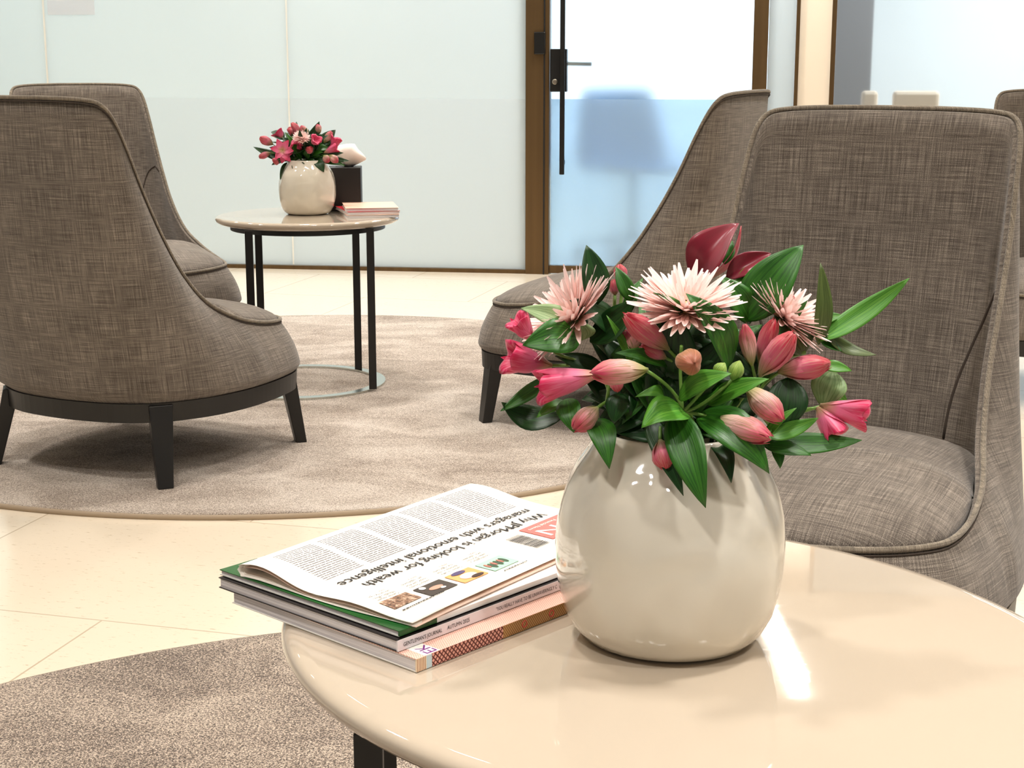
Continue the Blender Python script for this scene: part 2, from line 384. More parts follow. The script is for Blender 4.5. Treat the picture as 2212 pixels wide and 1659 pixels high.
def make_chair():
    root=empty('lounge_chair',(0,0,0),0,'x','armchair')
    V=[];F=[];UV=[]
    Z0=.195
    arc=[0]
    for i in range(1,NC+1): arc.append(arc[-1]+(B3[i%NC]-B3[i-1]).length)
    nb=[nrm2(B3,i) for i in range(NC)]
    sgn=1 if nb[0].y>0 else -1
    nb=[v*sgn for v in nb]
    nt=[nrm2(T3,i)*sgn for i in range(NC)]
    def outp(i,t):
        z=Z0+(T3[i].z-Z0)*t
        e=t
        p=B3[i].lerp(Vector((T3[i].x,T3[i].y,0)),e)
        bl=.018*math.sin(PI*min(1,t*1.0))*(1 if T3[i].z>.36 else .6)
        ins=-.020*max(0,1-(z-Z0)/.022)**2
        n=nb[i].lerp(nt[i],t)
        p=p+n*(bl+ins)
        return Vector((p.x,p.y,z))
    for j in range(ROWS+1):
        t=(j/ROWS)**1.15
        for i in range(NC):
            p=outp(i,t); V.append(p); UV.append((arc[i],p.z))
    for j in range(ROWS):
        for i in range(NC):
            k=(i+1)%NC; F.append((j*NC+i,j*NC+k,(j+1)*NC+k,(j+1)*NC+i))
    # rim roll to inner
    base=ROWS*NC
    for q,(dz,fr) in enumerate(((.003,.25),(.003,.75),(-.002,1.0))):
        for i in range(NC):
            p=T3[i]-nt[i]*TH[i]*fr+Vector((0,0,dz*min(1,TH[i]/.05))); V.append(p); UV.append((arc[i],T3[i].z+.03*fr))
    IR=18
    for q in range(1,IR+1):
        t=q/IR
        for i in range(NC):
            zt=T3[i].z-.004; zi=min(zt,.335 if T3[i].z>.36 else T3[i].z-.004); z=zt+(zi-zt)*t
            # follow outer surface inward
            to=max(0,(z-Z0)/(T3[i].z-Z0)); p=outp(i,to)
            th=TH[i]*(1+.15*t)
            n=nb[i].lerp(nt[i],to)
            p=p-n*(th+.018*math.sin(PI*to)+.034*t*max(0,min(1,(min(COLS[i][0],16)-5.6)/2.2))); V.append(Vector((p.x,p.y,z))); UV.append((arc[i]+.003,z+.003))
    tot=3+IR
    for j in range(tot):
        for i in range(NC):
            k=(i+1)%NC; a=base+j*NC; F.append((a+i,a+k,a+NC+k,a+NC+i))
    F.append(tuple(range(NC)))
    shell=mobj('upholstered_shell',V,F,M['fabric'],root,True,UV)
    # seat cushion dome
    V2=[];F2=[];UV2=[]
    last=base+tot*NC
    outl=[V[last+i] for i in range(NC)]
    prof=[(1.0,-.006),(1.0,.006),(.985,.015),(.96,.022),(.92,.029),(.85,.039),(.75,.049),(.6,.058),(.4,.064),(.2,.066)]
    cx=Vector((0,.03,0))
    for sc,dz in prof:
        for i in range(NC):
            o=outl[i]; zb=o.z if o.z<.36 else .335
            p=cx+(Vector((o.x,o.y,0))-cx)*sc; V2.append(Vector((p.x,p.y,(zb+.004)*min(1,1)*1.0*(1) if sc>.99 else (.329*(1-sc)+zb*sc)+dz))); UV2.append((p.x,p.y))
    for j in range(len(prof)-1):
        for i in range(NC):
            k=(i+1)%NC; F2.append((j*NC+i,j*NC+k,(j+1)*NC+k,(j+1)*NC+i))
    F2.append(tuple(range((len(prof)-1)*NC,len(prof)*NC)))
    mobj('seat_cushion',V2,F2,M['fabric'],root,True,UV2)
    # welt along the rim
    wv,wf=tube([T3[i]+nt[i]*.001+Vector((0,0,.0045)) for i in range(NC)],.0048,8,True)
    wu=[(v[0]+v[1],v[2]) for v in wv]
    mobj('welt',wv,wf,M['welt'],root,True,wu)
    # piping line just below welt
    sv,sf=tube([T3[i]+nt[i]*.0035-Vector((0,0,.0030)) for i in range(NC)],.0016,5,True); mobj('seam',sv,sf,M['fabric_seam'],root,True)
    # inner wing seams: arc from rim down to the seat corner on the inside
    for sg in(0,1):
        pts=[]
        for q in range(17):
            t=q/16
            s=9.2+(14.2-9.2)*(1-(1-t)**2.4); z=.63-(.63-.36)*t**1.5
            def at(ii):
                ii=ii if sg==0 else (NC-ii)%NC
                zz=min(z,T3[ii].z-.006); to=(zz-Z0)/(T3[ii].z-Z0); p=outp(ii,to); n=nb[ii].lerp(nt[ii],to)
                tt=(T3[ii].z-.004-zz)/(T3[ii].z-.004-.335)
                p=p-n*(TH[ii]*(1+.15*tt)+.018*math.sin(PI*to)+.034*tt-.0004); return Vector((p.x,p.y,zz))
            k0=int(s*K); fr=s*K-k0; pts.append(at(k0).lerp(at(k0+1),fr))
        a,b=tube(pts,.0026,6); mobj('wing_seam',a,b,M['fabric_seam'],root,True)
    # base frame: bent rail following the plan
    V3=[];F3=[]
    sec=[(-.032,.150),(-.014,.150),(-.012,.196),(-.035,.196)]
    for i in range(NC):
        for off,z in sec: p=B3[i]+nb[i]*off; V3.append((p.x,p.y,z))
    for i in range(NC):
        k=(i+1)%NC
        for q in range(4):
            r=(q+1)%4; F3.append((i*4+q,i*4+r,k*4+r,k*4+q))
    mobj('base_frame',V3,F3,M['black_wood'],root)
    for (tx,ty,fx,fy) in ((.268,.262,.297,.280),(-.268,.262,-.297,.280),(.228,-.208,.262,-.245),(-.228,-.208,-.262,-.245)):
        a=math.atan2(ty,tx); ca,sa=math.cos(a),math.sin(a)
        def ring(x,y,z,r,w_): return [(x+ca*u-sa*v,y+sa*u+ca*v,z) for u,v in((-r,-w_),(r,-w_),(r,w_),(-r,w_))]
        v,f=hexa(ring(fx,fy,0,.014,.018),ring(tx,ty,.192,.020,.028)); mobj('leg',v,f,M['black_wood'],root,bevel=.002)
    return root
CH=[((-.948,3.860),-25.5,'grey-brown lounge chair seen from behind at the left edge, nearest of the far group'),
    ((-1.30,5.12),-146,'lounge chair at the far left facing the small table, partly hidden behind another chair'),
    ((.305,4.36),65,'lounge chair turned side-on in front of the glass door, behind the near bouquet'),
    ((.475,2.40),151,'large lounge chair facing the camera at the right, behind the near table'),
    ((1.74,4.75),170,'lounge chair at the right edge with only a corner of its back showing')]
proto=make_chair()
for i,(p,rz,lab) in enumerate(CH):
    c=proto if i==0 else copy_tree(proto)
    c.location=(p[0],p[1],.0135 if i<3 else (.0135 if i==3 else 0)); c.rotation_euler=(0,0,math.radians(rz)); c['label']=lab; c['group']='lounge chairs'

# ---------------------------------------------------------------- tables
def tabletop(parent,ax,ay,rot,mat,under):
    def ell(a,k): 
        x=(ax+k)*math.cos(a); y=(ay+k)*math.sin(a); return x*math.cos(rot)-y*math.sin(rot), x*math.sin(rot)+y*math.cos(rot)
    prof=[(-.06,.506),(-.03,.510),(-.012,.514),(-.003,.5195),(0,.5265),(-.0025,.5315),(-.008,.5342),(-.016,.535)]
    n=128; V=[];F=[]
    for k,z in prof:
        for i in range(n):
            x,y=ell(2*PI*i/n,k); V.append((x,y,z))
    for j in range(len(prof)-1):
        for i in range(n): q=(i+1)%n; F.append((j*n+i,j*n+q,(j+1)*n+q,(j+1)*n+i))
    F.append(tuple(reversed(range(n)))); F.append(tuple(range((len(prof)-1)*n,len(prof)*n)))
    o=mobj('table_top',V,F,mat,parent,True)
    for p in o.data.polygons:
        if len(p.vertices)>4: p.use_smooth=False
    V=[];F=[]
    for k,z in ((-.085,.494),(-.045,.494),(-.045,.5075),(-.085,.5075)):
        for i in range(n):
            x,y=ell(2*PI*i/n,k); V.append((x,y,z))
    for j in range(4):
        for i in range(n): q=(i+1)%n; a=j*n;b=((j+1)%4)*n; F.append((a+i,a+q,b+q,b+i))
    mobj('under_ring',V,F,M['black_metal'],parent)
def ringbase(parent,cx,cy,R,w_=.045):
    v,f=lathe([(R-w_,.014),(R,.014),(R,.0205),(R-w_,.0205),(R-w_,.014)],96,None,False,False,(cx,cy,0)); o=mobj('base_ring',v,f,M['steel'],parent)
def leg(parent,x,y,a,z0=.0205,z1=.511,hw=.0105,ht=.005):
    ca,sa=math.cos(a),math.sin(a)
    r=lambda z:[(x+ca*u-sa*v,y+sa*u+ca*v,z) for u,v in((-hw,-ht),(hw,-ht),(hw,ht),(-hw,ht))]
    v,f=hexa(r(z0),r(z1)); mobj('leg',v,f,M['black_metal'],parent,bevel=.001)
ft=empty('side_table',(-.628,4.776,0),0,'small round beige side table beyond the left chair, holding a vase','side table')
tabletop(ft,.2815,.2815,0,M['lacquer'],None); ringbase(ft,-.03,-.03,.262,.03)
for x,y,a in ((-.423,4.617,.1),(-.497,4.925,.1),(-.772,4.54,.1),(-.811,4.95,.1)): leg(ft,x+.628,y-4.776,a,hw=.0115)
nt_=empty('side_table',(.131,1.219,0),0,'large glossy beige side table filling the lower right foreground','side table')
tabletop(nt_,.360,.2965,math.atan2(-.718,.696),M['lacquer'],None); ringbase(nt_,0,0,.27,.04)
for x,y,a in ((-.107,1.078,0),(-.12,1.35,.6),(.33,1.05,.6),(.36,1.36,-.78)): leg(nt_,x-.131,y-1.219,a,hw=.0108,ht=.006)
# ---------------------------------------------------------------- vases
def vase(loc,s,label,seed):
    rr=random.Random(seed); ph=[rr.uniform(0,6.28) for _ in range(4)]
    prof=[(.055,.0),(.063,.0006),(.0715,.004),(.079,.012),(.086,.025),(.091,.045),(.0932,.062),(.0938,.079),(.0933,.093),(.0915,.106),(.0885,.118),(.0845,.130),(.0775,.144),(.0685,.157),(.0620,.167),(.0590,.172),(.0583,.1745),(.0565,.1755),(.0545,.173),(.055,.160),(.064,.145),(.078,.12),(.085,.09),(.082,.04),(.06,.012),(.02,.010)]
    P=[]
    for j in range(len(prof)-1):
        for q in range(2): 
            u=q/2; P.append((prof[j][0]*(1-u)+prof[j+1][0]*u,prof[j][1]*(1-u)+prof[j+1][1]*u))
    P.append(prof[-1])
    def rf(a,z,j):
        b=math.exp(-((z-.135)/.035)**2); c=math.exp(-((z-.06)/.05)**2)
        return 1+.022*b*math.cos(9*a+ph[0])+.018*b*math.cos(5*a+ph[1]+z*14)+.012*b*abs(math.sin(7*a+ph[3]))-.006*b+.009*c*math.cos(3*a+ph[2])+.005*math.cos(2*a+ph[1])
    v,f=lathe([(r*s,z*s) for r,z in P],144,lambda a,z,j:rf(a,z/s,j),True,True)
    o=mobj('vase',v,f,M['glaze'],None,True); o.location=loc; return tag(o,label,'vase')
vase((.129,1.215,.535),1.0,'large cream glazed vase with pinched shoulders on the near table',3)
vase((-.632,4.806,.535),.945,'small cream glazed vase on the far side table',11)

# ---------------------------------------------------------------- flowers
def leafmesh(p0,p1,wd,bend,nh=None,cup=.18,seed=0,taper=1.25,nl=12,nw=6,strap=False):
    p0=Vector(p0);p1=Vector(p1);d=p1-p0;L=d.length;t=d.normalized()
    nh=Vector(nh) if nh else Vector((0,-.75,.66)); nh=(nh-t*nh.dot(t)).normalized(); lat=t.cross(nh)
    rr=random.Random(seed); tw=rr.uniform(-.5,.5); ph=rr.uniform(0,6)
    V=[];F=[];UV=[]
    for j in range(nl+1):
        u=j/nl; wv=wd/2*max(0,math.sin(PI*u**.82))**.85*(1-.12*u)
        if strap: wv=wd/2*min(1,.4+u*2)*(.22 if j==nl else (1-u**5))
        wv=max(wv,.0006 if j<nl else .0001)
        c=p0+d*u+nh*(4*bend*u*(1-u))
        a=tw*(u-.3); l2=lat*math.cos(a)+nh*math.sin(a); n2=nh*math.cos(a)-lat*math.sin(a)
        for i in range(nw+1):
            s=(i/nw-.5)*2
            V.append(c+l2*s*wv+n2*(cup*wv*abs(s)**1.3*1.2+ .05*wv*math.sin(u*9+ph+s))); UV.append((i/nw,u))
    for j in range(nl):
        for i in range(nw): a=j*(nw+1)+i; F.append((a,a+1,a+nw+2,a+nw+1))
    return V,F,UV
def addleaf(parent,d,seed=0):
    p0,p1,wd,b,tone=d[:3],d[3:6],d[6],d[7],d[8]
    rr=random.Random(int(seed*977+p1[0]*9999)); nh=(rr.uniform(-.35,.35),-.72,.62+rr.uniform(-.25,.25))
    v,f,u=leafmesh(p0,p1,wd*1.3,b,nh,.2,seed)
    o=mobj('leaf',v,f,M['leaf%d'%tone],parent,True,u); m=o.modifiers.new('s','SOLIDIFY'); m.thickness=.0004
    return o
def frame(t):
    t=t.normalized(); a=Vector((0,0,1)) if abs(t.z)<.9 else Vector((1,0,0)); x=(a-t*a.dot(t)).normalized(); return x,t.cross(x)
def bud(parent,d,seed=0):
    p0,p1,wd,kind=Vector(d[:3]),Vector(d[3:6]),d[6],d[7]
    ax=p1-p0; L=ax.length
    if kind==3: L=max(L,.024)
    t=ax.normalized(); 
    if kind==3: t=(t*.35+Vector((.1,-.85,.2))).normalized(); p0=p1-t*L*.8+Vector((0,.0,.006))
    x,y=frame(t); V=[];F=[];UV=[]; n=30
    rr=random.Random(seed+7); ph=rr.uniform(0,6)
    if kind==5:   # open six-petalled bloom
        for k in range(6):
            a=2*PI*k/6+ph; o=x*math.cos(a)+y*math.sin(a); side=Vector((0,-1,.35)).normalized()
            v,f,u=leafmesh(p0,p0+side*.008+(Vector((math.cos(a),-.1,math.sin(a))))*wd*.62,wd*.42,.003,side,.1,k); q=len(V); V+=v; UV+=u; F+=[tuple(i+q for i in g) for g in f]
        return mobj('flower',V,F,M['bud4'],parent,True,UV)
    if kind==4: prof=[(0,.10),(.12,.17),(.3,.27),(.5,.38),(.68,.47),(.84,.55),(.95,.58),(1.0,.60),(.97,.44),(.85,.30),(.6,.15)]
    elif kind==2: prof=[(0,.10),(.15,.3),(.35,.48),(.55,.5),(.75,.4),(.9,.22),(1,.03)]
    else: prof=[(0,.09),(.08,.14),(.2,.26),(.35,.40),(.5,.48),(.65,.5),(.78,.44),(.88,.33),(.95,.21),(1.0,.08)]
    for j,(u,r) in enumerate(prof):
        for i in range(n):
            a=2*PI*i/n
            lob=1+(.07+.05*u)*math.cos(3*a+ph+u*1.2)+.05*abs(math.sin(3*a+ph+u))
            du=0
            if kind==4: lob=1+.16*u*math.cos(3*a+ph)+.10*u*u*math.sin(6*a+ph*2); du=.07*u*math.cos(3*a+ph+.4)*(u>.6)
            elif u>.9: du=.03*math.cos(3*a+ph)
            V.append(p0+t*L*(u+du)+(x*math.cos(a)+y*math.sin(a))*r*wd*lob); UV.append((i/n*3,u if not(kind==4 and j>7) else .95))
    m=len(prof)
    for j in range(m-1):
        for i in range(n): k=(i+1)%n; F.append((j*n+i,j*n+k,(j+1)*n+k,(j+1)*n+i))
    F.append(tuple(reversed(range(n)))); F.append(tuple(range((m-1)*n,m*n)))
    # pointed sepal tips hugging the bud
    if kind in(0,1,4):
        for k in range(3):
            a=ph/3+2*PI*k/3+.5; o=x*math.cos(a)+y*math.sin(a)
            v,f,uu=leafmesh(p0+o*wd*.06,p0+t*L*1.04+o*wd*(.18 if kind!=4 else .62),wd*.62,wd*.40 if kind!=4 else wd*.10,o,-.30,k,nl=9,nw=5)
            q=len(V); V+=v; UV+=uu; F+=[tuple(i+q for i in g) for g in f]
    return mobj('flower' if kind==4 else 'flower_bud',V,F,M['bud%d'%(kind if kind!=5 else 4)],parent,True,UV)
def stemset(base,data,rootpt,grp,seed,rs=.0018,far=False):
    lab,nd,lv,bd=data
    nm='alstroemeria_stem' if bd else 'foliage_sprig'
    t=empty(nm,base,0,lab,'flower' if bd else 'foliage',grp)
    nd=Vector(nd); mid=Vector((rootpt[0]*.8+nd.x*.2,rootpt[1]*.8+nd.y*.2,.165)); 
    if far: mid.z=.158
    def bez(a,b,c,n=8): return [a*(1-u)**2+b*2*u*(1-u)+c*u*u for u in [q/n for q in range(n+1)]]
    v,f=merge([tube([Vector(rootpt)*1.0]+bez(mid,Vector((mid.x*.6+nd.x*.4,mid.y*.6+nd.y*.4,max(nd.z,mid.z)*.98)),nd),rs,8)]); mobj('stem',v,f,M['stem'] if seed%2 else M['stemdark'],t,True)
    for k,d in enumerate(bd):
        b=bud(t,d,seed*10+k)
        p0=Vector(d[:3]); 
        if d[7]==3: p0=p0+Vector((0,0,0))
        c=(nd+p0)/2; dr=(p0-Vector(d[3:6])).normalized(); c=c+dr*(p0-nd).length*.25
        if (p0-nd).length>.002:
            v,f=tube(bez(nd,c,p0+(Vector(d[3:6])-p0)*.04),rs*.75,7); mobj('flower_stalk',v,f,M['stem'],t,True)
    for k,d in enumerate(lv):
        addleaf(t,d,seed*31+k)
    return t
STEMS=[
 ('stem with cream-green striped buds and the broad leaf hanging lowest over the vase front',[0.002, -0.055, 0.201],[[-0.006, -0.06, 0.204, 0.015, -0.105, 0.139, 0.023, 0.012, 0],[0.003, -0.065, 0.203, -0.033, -0.095, 0.198, 0.0244, 0.008, 1],[-0.002, -0.06, 0.212, 0.034, -0.085, 0.237, 0.017, 0.006, 1],[0.021, -0.055, 0.207, 0.062, -0.085, 0.233, 0.0133, 0.005, 1],[0.013, -0.05, 0.198, 0.065, -0.085, 0.16, 0.0267, 0.02, 0],[-0.024, -0.045, 0.195, 0.0, -0.09, 0.144, 0.0148, 0.012, 2],[-0.013, -0.05, 0.206, -0.036, -0.07, 0.216, 0.0096, 0.012, 1],[0.028, -0.04, 0.171, 0.038, -0.075, 0.15, 0.0126, 0.01, 2]],[[-0.027, -0.07, 0.237, -0.069, -0.09, 0.238, 0.0185, 1],[-0.001, -0.06, 0.254, 0.003, -0.095, 0.241, 0.0185, 3],[0.024, -0.07, 0.232, 0.031, -0.07, 0.242, 0.0104, 2],[0.037, -0.07, 0.229, 0.042, -0.072, 0.244, 0.0111, 2],[0.023, -0.06, 0.198, 0.063, -0.09, 0.189, 0.02, 1]]),
 ("stem with a pale pink trumpet bloom and drooping bud at the bouquet's lower left",[-0.055, -0.03, 0.203],[[-0.089, -0.02, 0.189, -0.137, -0.03, 0.203, 0.0185, -0.014, 2],[-0.098, -0.02, 0.222, -0.138, -0.03, 0.196, 0.0096, -0.006, 0],[-0.086, -0.03, 0.203, -0.11, -0.04, 0.193, 0.0089, 0.004, 1],[-0.086, -0.03, 0.206, -0.081, -0.05, 0.183, 0.0156, 0.006, 0],[-0.068, -0.035, 0.191, -0.055, -0.075, 0.161, 0.0185, 0.012, 0],[-0.043, -0.03, 0.21, -0.05, -0.04, 0.188, 0.0156, 0.004, 2]],[[-0.06, -0.04, 0.228, -0.108, -0.05, 0.22, 0.0215, 4],[-0.063, -0.045, 0.202, -0.081, -0.065, 0.19, 0.0163, 1],[-0.05, -0.05, 0.232, -0.048, -0.05, 0.216, 0.0104, 0]]),
 ('stem with two rose-pink blooms pointing out at the far left of the bouquet',[-0.069, -0.01, 0.232],[[-0.077, -0.03, 0.253, -0.121, -0.05, 0.252, 0.0237, 0.008, 0],[-0.072, -0.015, 0.255, -0.122, -0.02, 0.276, 0.017, 0.006, 3],[-0.075, -0.02, 0.25, -0.079, -0.02, 0.267, 0.0222, 0.004, 3],[-0.054, -0.01, 0.217, -0.095, -0.01, 0.236, 0.0156, 0.006, 2]],[[-0.098, -0.02, 0.23, -0.132, -0.03, 0.24, 0.0215, 4],[-0.113, -0.02, 0.25, -0.125, -0.025, 0.268, 0.0156, 4]]),
 ('stem with rose buds and a tall pointed leaf in front of the widest chrysanthemum',[0.005, -0.02, 0.23],[[0.039, -0.035, 0.229, 0.003, -0.05, 0.292, 0.0237, 0.012, 0],[-0.008, -0.03, 0.231, -0.05, -0.05, 0.246, 0.0104, 0.006, 0],[-0.068, -0.02, 0.249, -0.035, -0.03, 0.284, 0.0237, -0.006, 2],[0.005, -0.03, 0.265, -0.021, -0.04, 0.291, 0.0081, 0.008, 0],[-0.033, -0.02, 0.226, -0.056, -0.03, 0.272, 0.0059, 0.004, 1]],[[-0.008, -0.035, 0.246, -0.043, -0.055, 0.276, 0.0178, 0],[-0.033, -0.02, 0.241, -0.04, -0.02, 0.258, 0.0163, 1],[-0.009, -0.03, 0.238, -0.03, -0.04, 0.249, 0.0126, 0],[0.006, -0.02, 0.256, -0.008, -0.02, 0.267, 0.0111, 0]]),
 ('stem with four crimson buds standing upright at the right of the bouquet',[0.066, -0.02, 0.208],[[0.087, -0.03, 0.223, 0.082, -0.04, 0.181, 0.0259, 0.004, 2],[0.112, -0.02, 0.23, 0.138, -0.02, 0.226, 0.0081, 0.003, 1],[0.064, -0.03, 0.21, 0.048, -0.05, 0.185, 0.0126, 0.004, 2],[0.088, -0.01, 0.262, 0.101, -0.01, 0.236, 0.0274, 0.004, 4]],[[0.058, -0.03, 0.232, 0.05, -0.035, 0.265, 0.0126, 1],[0.065, -0.02, 0.232, 0.074, -0.03, 0.268, 0.0141, 0],[0.063, -0.035, 0.225, 0.086, -0.045, 0.26, 0.0193, 0],[0.078, -0.03, 0.227, 0.117, -0.035, 0.235, 0.0185, 0]]),
 ('stem with an open bright pink bloom spreading at the lower right of the bouquet',[0.078, -0.02, 0.178],[[0.064, -0.04, 0.173, 0.144, -0.04, 0.175, 0.0156, -0.005, 0],[0.067, -0.05, 0.18, 0.107, -0.05, 0.195, 0.0111, -0.006, 1],[0.068, -0.04, 0.17, 0.104, -0.045, 0.164, 0.0111, 0.003, 0],[0.076, -0.03, 0.167, 0.081, -0.04, 0.152, 0.0081, 0.004, 0],[0.126, -0.01, 0.224, 0.117, -0.015, 0.195, 0.023, 0.004, 3],[0.138, -0.01, 0.198, 0.115, -0.01, 0.206, 0.0111, 0.003, 1],[0.067, -0.04, 0.175, 0.09, -0.05, 0.203, 0.0074, 0.004, 1]],[[0.051, -0.05, 0.219, 0.075, -0.07, 0.198, 0.0193, 1],[0.114, -0.02, 0.198, 0.149, -0.03, 0.193, 0.0193, 4],[0.112, -0.02, 0.197, 0.126, -0.03, 0.177, 0.0185, 4]]),
 ('stem ending in one red bud that hangs against the vase neck',[-0.013, -0.05, 0.191],[[-0.01, -0.05, 0.191, -0.025, -0.06, 0.209, 0.0111, 0.004, 2]],[[-0.017, -0.075, 0.184, -0.013, -0.085, 0.164, 0.0163, 0]]),
 ('stem with a small red bud and a tall dark leaf beside the left pale bloom',[-0.05, 0.0, 0.245],[[-0.063, -0.01, 0.276, -0.071, -0.01, 0.324, 0.02, 0.004, 2],[-0.047, 0.0, 0.252, -0.084, -0.02, 0.282, 0.0215, 0.006, 2],[-0.034, 0.0, 0.278, -0.047, 0.005, 0.305, 0.0104, 0.004, 0],[-0.039, 0.01, 0.262, -0.024, 0.02, 0.294, 0.0089, 0.004, 0]],[[-0.041, 0.01, 0.291, -0.044, 0.01, 0.306, 0.0104, 0],[-0.047, 0.01, 0.281, -0.048, 0.01, 0.294, 0.0081, 0]]),
 ('flowerless sprig of narrow leaves reaching furthest out on the right',[0.103, -0.01, 0.239],[[0.052, -0.01, 0.234, 0.101, -0.02, 0.282, 0.0126, -0.008, 0],[0.113, -0.01, 0.245, 0.112, -0.01, 0.31, 0.0141, 0.004, 4],[0.112, -0.01, 0.248, 0.182, -0.01, 0.298, 0.0148, -0.006, 1],[0.118, -0.01, 0.255, 0.159, -0.01, 0.237, 0.0104, -0.008, 4],[0.113, -0.01, 0.256, 0.132, -0.01, 0.24, 0.0089, -0.004, 0],[0.111, 0.0, 0.26, 0.133, 0.0, 0.267, 0.0081, 0.002, 1]],[]),
 ('flowerless sprig with the broadest upright leaf in front of the chair back',[0.058, 0.01, 0.251],[[0.054, 0.0, 0.262, 0.1, 0.0, 0.323, 0.0311, 0.006, 0],[0.06, 0.0, 0.26, 0.036, 0.0, 0.298, 0.0193, 0.006, 0],[0.049, 0.01, 0.288, 0.072, 0.02, 0.309, 0.0089, 0.002, 1],[0.041, 0.02, 0.305, 0.048, 0.03, 0.323, 0.0096, 0.003, 0],[0.056, -0.01, 0.228, 0.071, -0.01, 0.262, 0.0148, 0.004, 2]],[]),
]
MUMS=[[0.005, -0.03, 0.275, 0.02, -0.32, 0.94, 0.045],[-0.079, -0.01, 0.265, -0.72, -0.22, 0.66, 0.048],[0.086, 0.0, 0.264, 0.62, -0.2, 0.76, 0.04]]
REDS=[[0.019, 0.03, 0.289, 0.053, 0.03, 0.337, 0.036],[0.043, 0.02, 0.293, 0.078, 0.02, 0.314, 0.019],[0.087, 0.02, 0.267, 0.093, 0.02, 0.284, 0.014]]
FSTEMS=[
 ('stem with a wide open magenta bloom and small buds',[-0.031, 0.0, 0.159],[[-0.059, 0.0, 0.166, -0.162, 0.0, 0.205, 0.0186, -0.008, 2],[-0.045, 0.0, 0.159, -0.078, -0.03, 0.107, 0.0171, 0.01, 2],[-0.065, 0.0, 0.229, -0.106, 0.0, 0.25, 0.0229, 0.004, 2],[-0.027, -0.03, 0.16, -0.01, -0.06, 0.12, 0.0229, 0.01, 2]],[[-0.065, -0.05, 0.197, -0.065, -0.07, 0.216, 0.0429, 5],[-0.101, 0.0, 0.212, -0.14, 0.0, 0.233, 0.02, 0],[-0.109, 0.0, 0.187, -0.145, 0.0, 0.173, 0.0143, 0],[-0.062, -0.03, 0.181, -0.097, -0.05, 0.187, 0.0343, 5],[-0.085, -0.02, 0.167, -0.095, -0.03, 0.158, 0.0171, 0],[-0.072, 0.0, 0.229, -0.088, 0.0, 0.251, 0.0243, 4],[-0.033, -0.02, 0.23, -0.024, -0.04, 0.206, 0.0257, 4]]),
 ('stem crowned with dark red buds at the top',[-0.002, 0.0, 0.187],[[0.005, 0.0, 0.187, 0.043, 0.0, 0.282, 0.0229, 0.004, 2],[-0.03, 0.0, 0.201, -0.03, 0.02, 0.281, 0.0171, 0.004, 2],[0.001, -0.03, 0.167, 0.02, -0.05, 0.141, 0.0257, 0.01, 2]],[[-0.015, 0.0, 0.243, -0.042, 0.0, 0.277, 0.0157, 0],[0.007, 0.0, 0.243, -0.014, 0.0, 0.268, 0.0157, 1],[0.042, 0.0, 0.243, 0.037, 0.0, 0.274, 0.0143, 1],[0.024, -0.03, 0.216, 0.04, -0.05, 0.231, 0.0214, 4],[0.016, -0.03, 0.188, 0.016, -0.05, 0.206, 0.0171, 0],[-0.003, 0.02, 0.228, -0.057, 0.02, 0.259, 0.0229, 0]]),
 ('stem of red buds leaning right toward the tissue',[0.04, 0.0, 0.173],[[0.04, 0.0, 0.173, 0.134, -0.01, 0.163, 0.0143, -0.004, 2],[0.043, -0.02, 0.174, 0.117, -0.02, 0.188, 0.0129, 0.004, 2],[0.03, -0.03, 0.167, 0.059, -0.05, 0.131, 0.02, 0.008, 2],[0.041, 0.0, 0.201, 0.091, 0.01, 0.256, 0.0257, 0.004, 2]],[[0.056, 0.0, 0.215, 0.079, 0.0, 0.251, 0.0171, 1],[0.076, 0.0, 0.194, 0.096, 0.0, 0.232, 0.0229, 4],[0.057, -0.02, 0.188, 0.097, -0.02, 0.205, 0.0186, 4],[0.058, -0.03, 0.181, 0.073, -0.04, 0.161, 0.0171, 1],[0.075, -0.03, 0.181, 0.101, -0.04, 0.161, 0.0171, 1]]),
]
FMUM=[-0.007, -0.04, 0.231, 0.1, -0.5, 0.86, 0.03]
VB=Vector((.129,1.215,.535)); FB=Vector((-.632,4.806,.535))
G1='stems in the near bouquet'; G2='stems in the far bouquet'
rnd=random.Random(5)
for k,s in enumerate(STEMS):
    a=2*PI*k/len(STEMS)+.3; rp=(.026*math.cos(a),.026*math.sin(a),.02)
    t=stemset(VB,s,rp,G1,k+1)
    # inner dark foliage between the flowers
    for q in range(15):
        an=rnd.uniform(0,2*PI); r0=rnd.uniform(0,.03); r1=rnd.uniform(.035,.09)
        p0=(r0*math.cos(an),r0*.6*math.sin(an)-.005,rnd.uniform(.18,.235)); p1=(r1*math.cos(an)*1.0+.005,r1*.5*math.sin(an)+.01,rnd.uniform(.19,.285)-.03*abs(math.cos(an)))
        addleaf(t,list(p0)+list(p1)+[rnd.uniform(.018,.03),.006,2 if q%3 else 0],k*50+q)
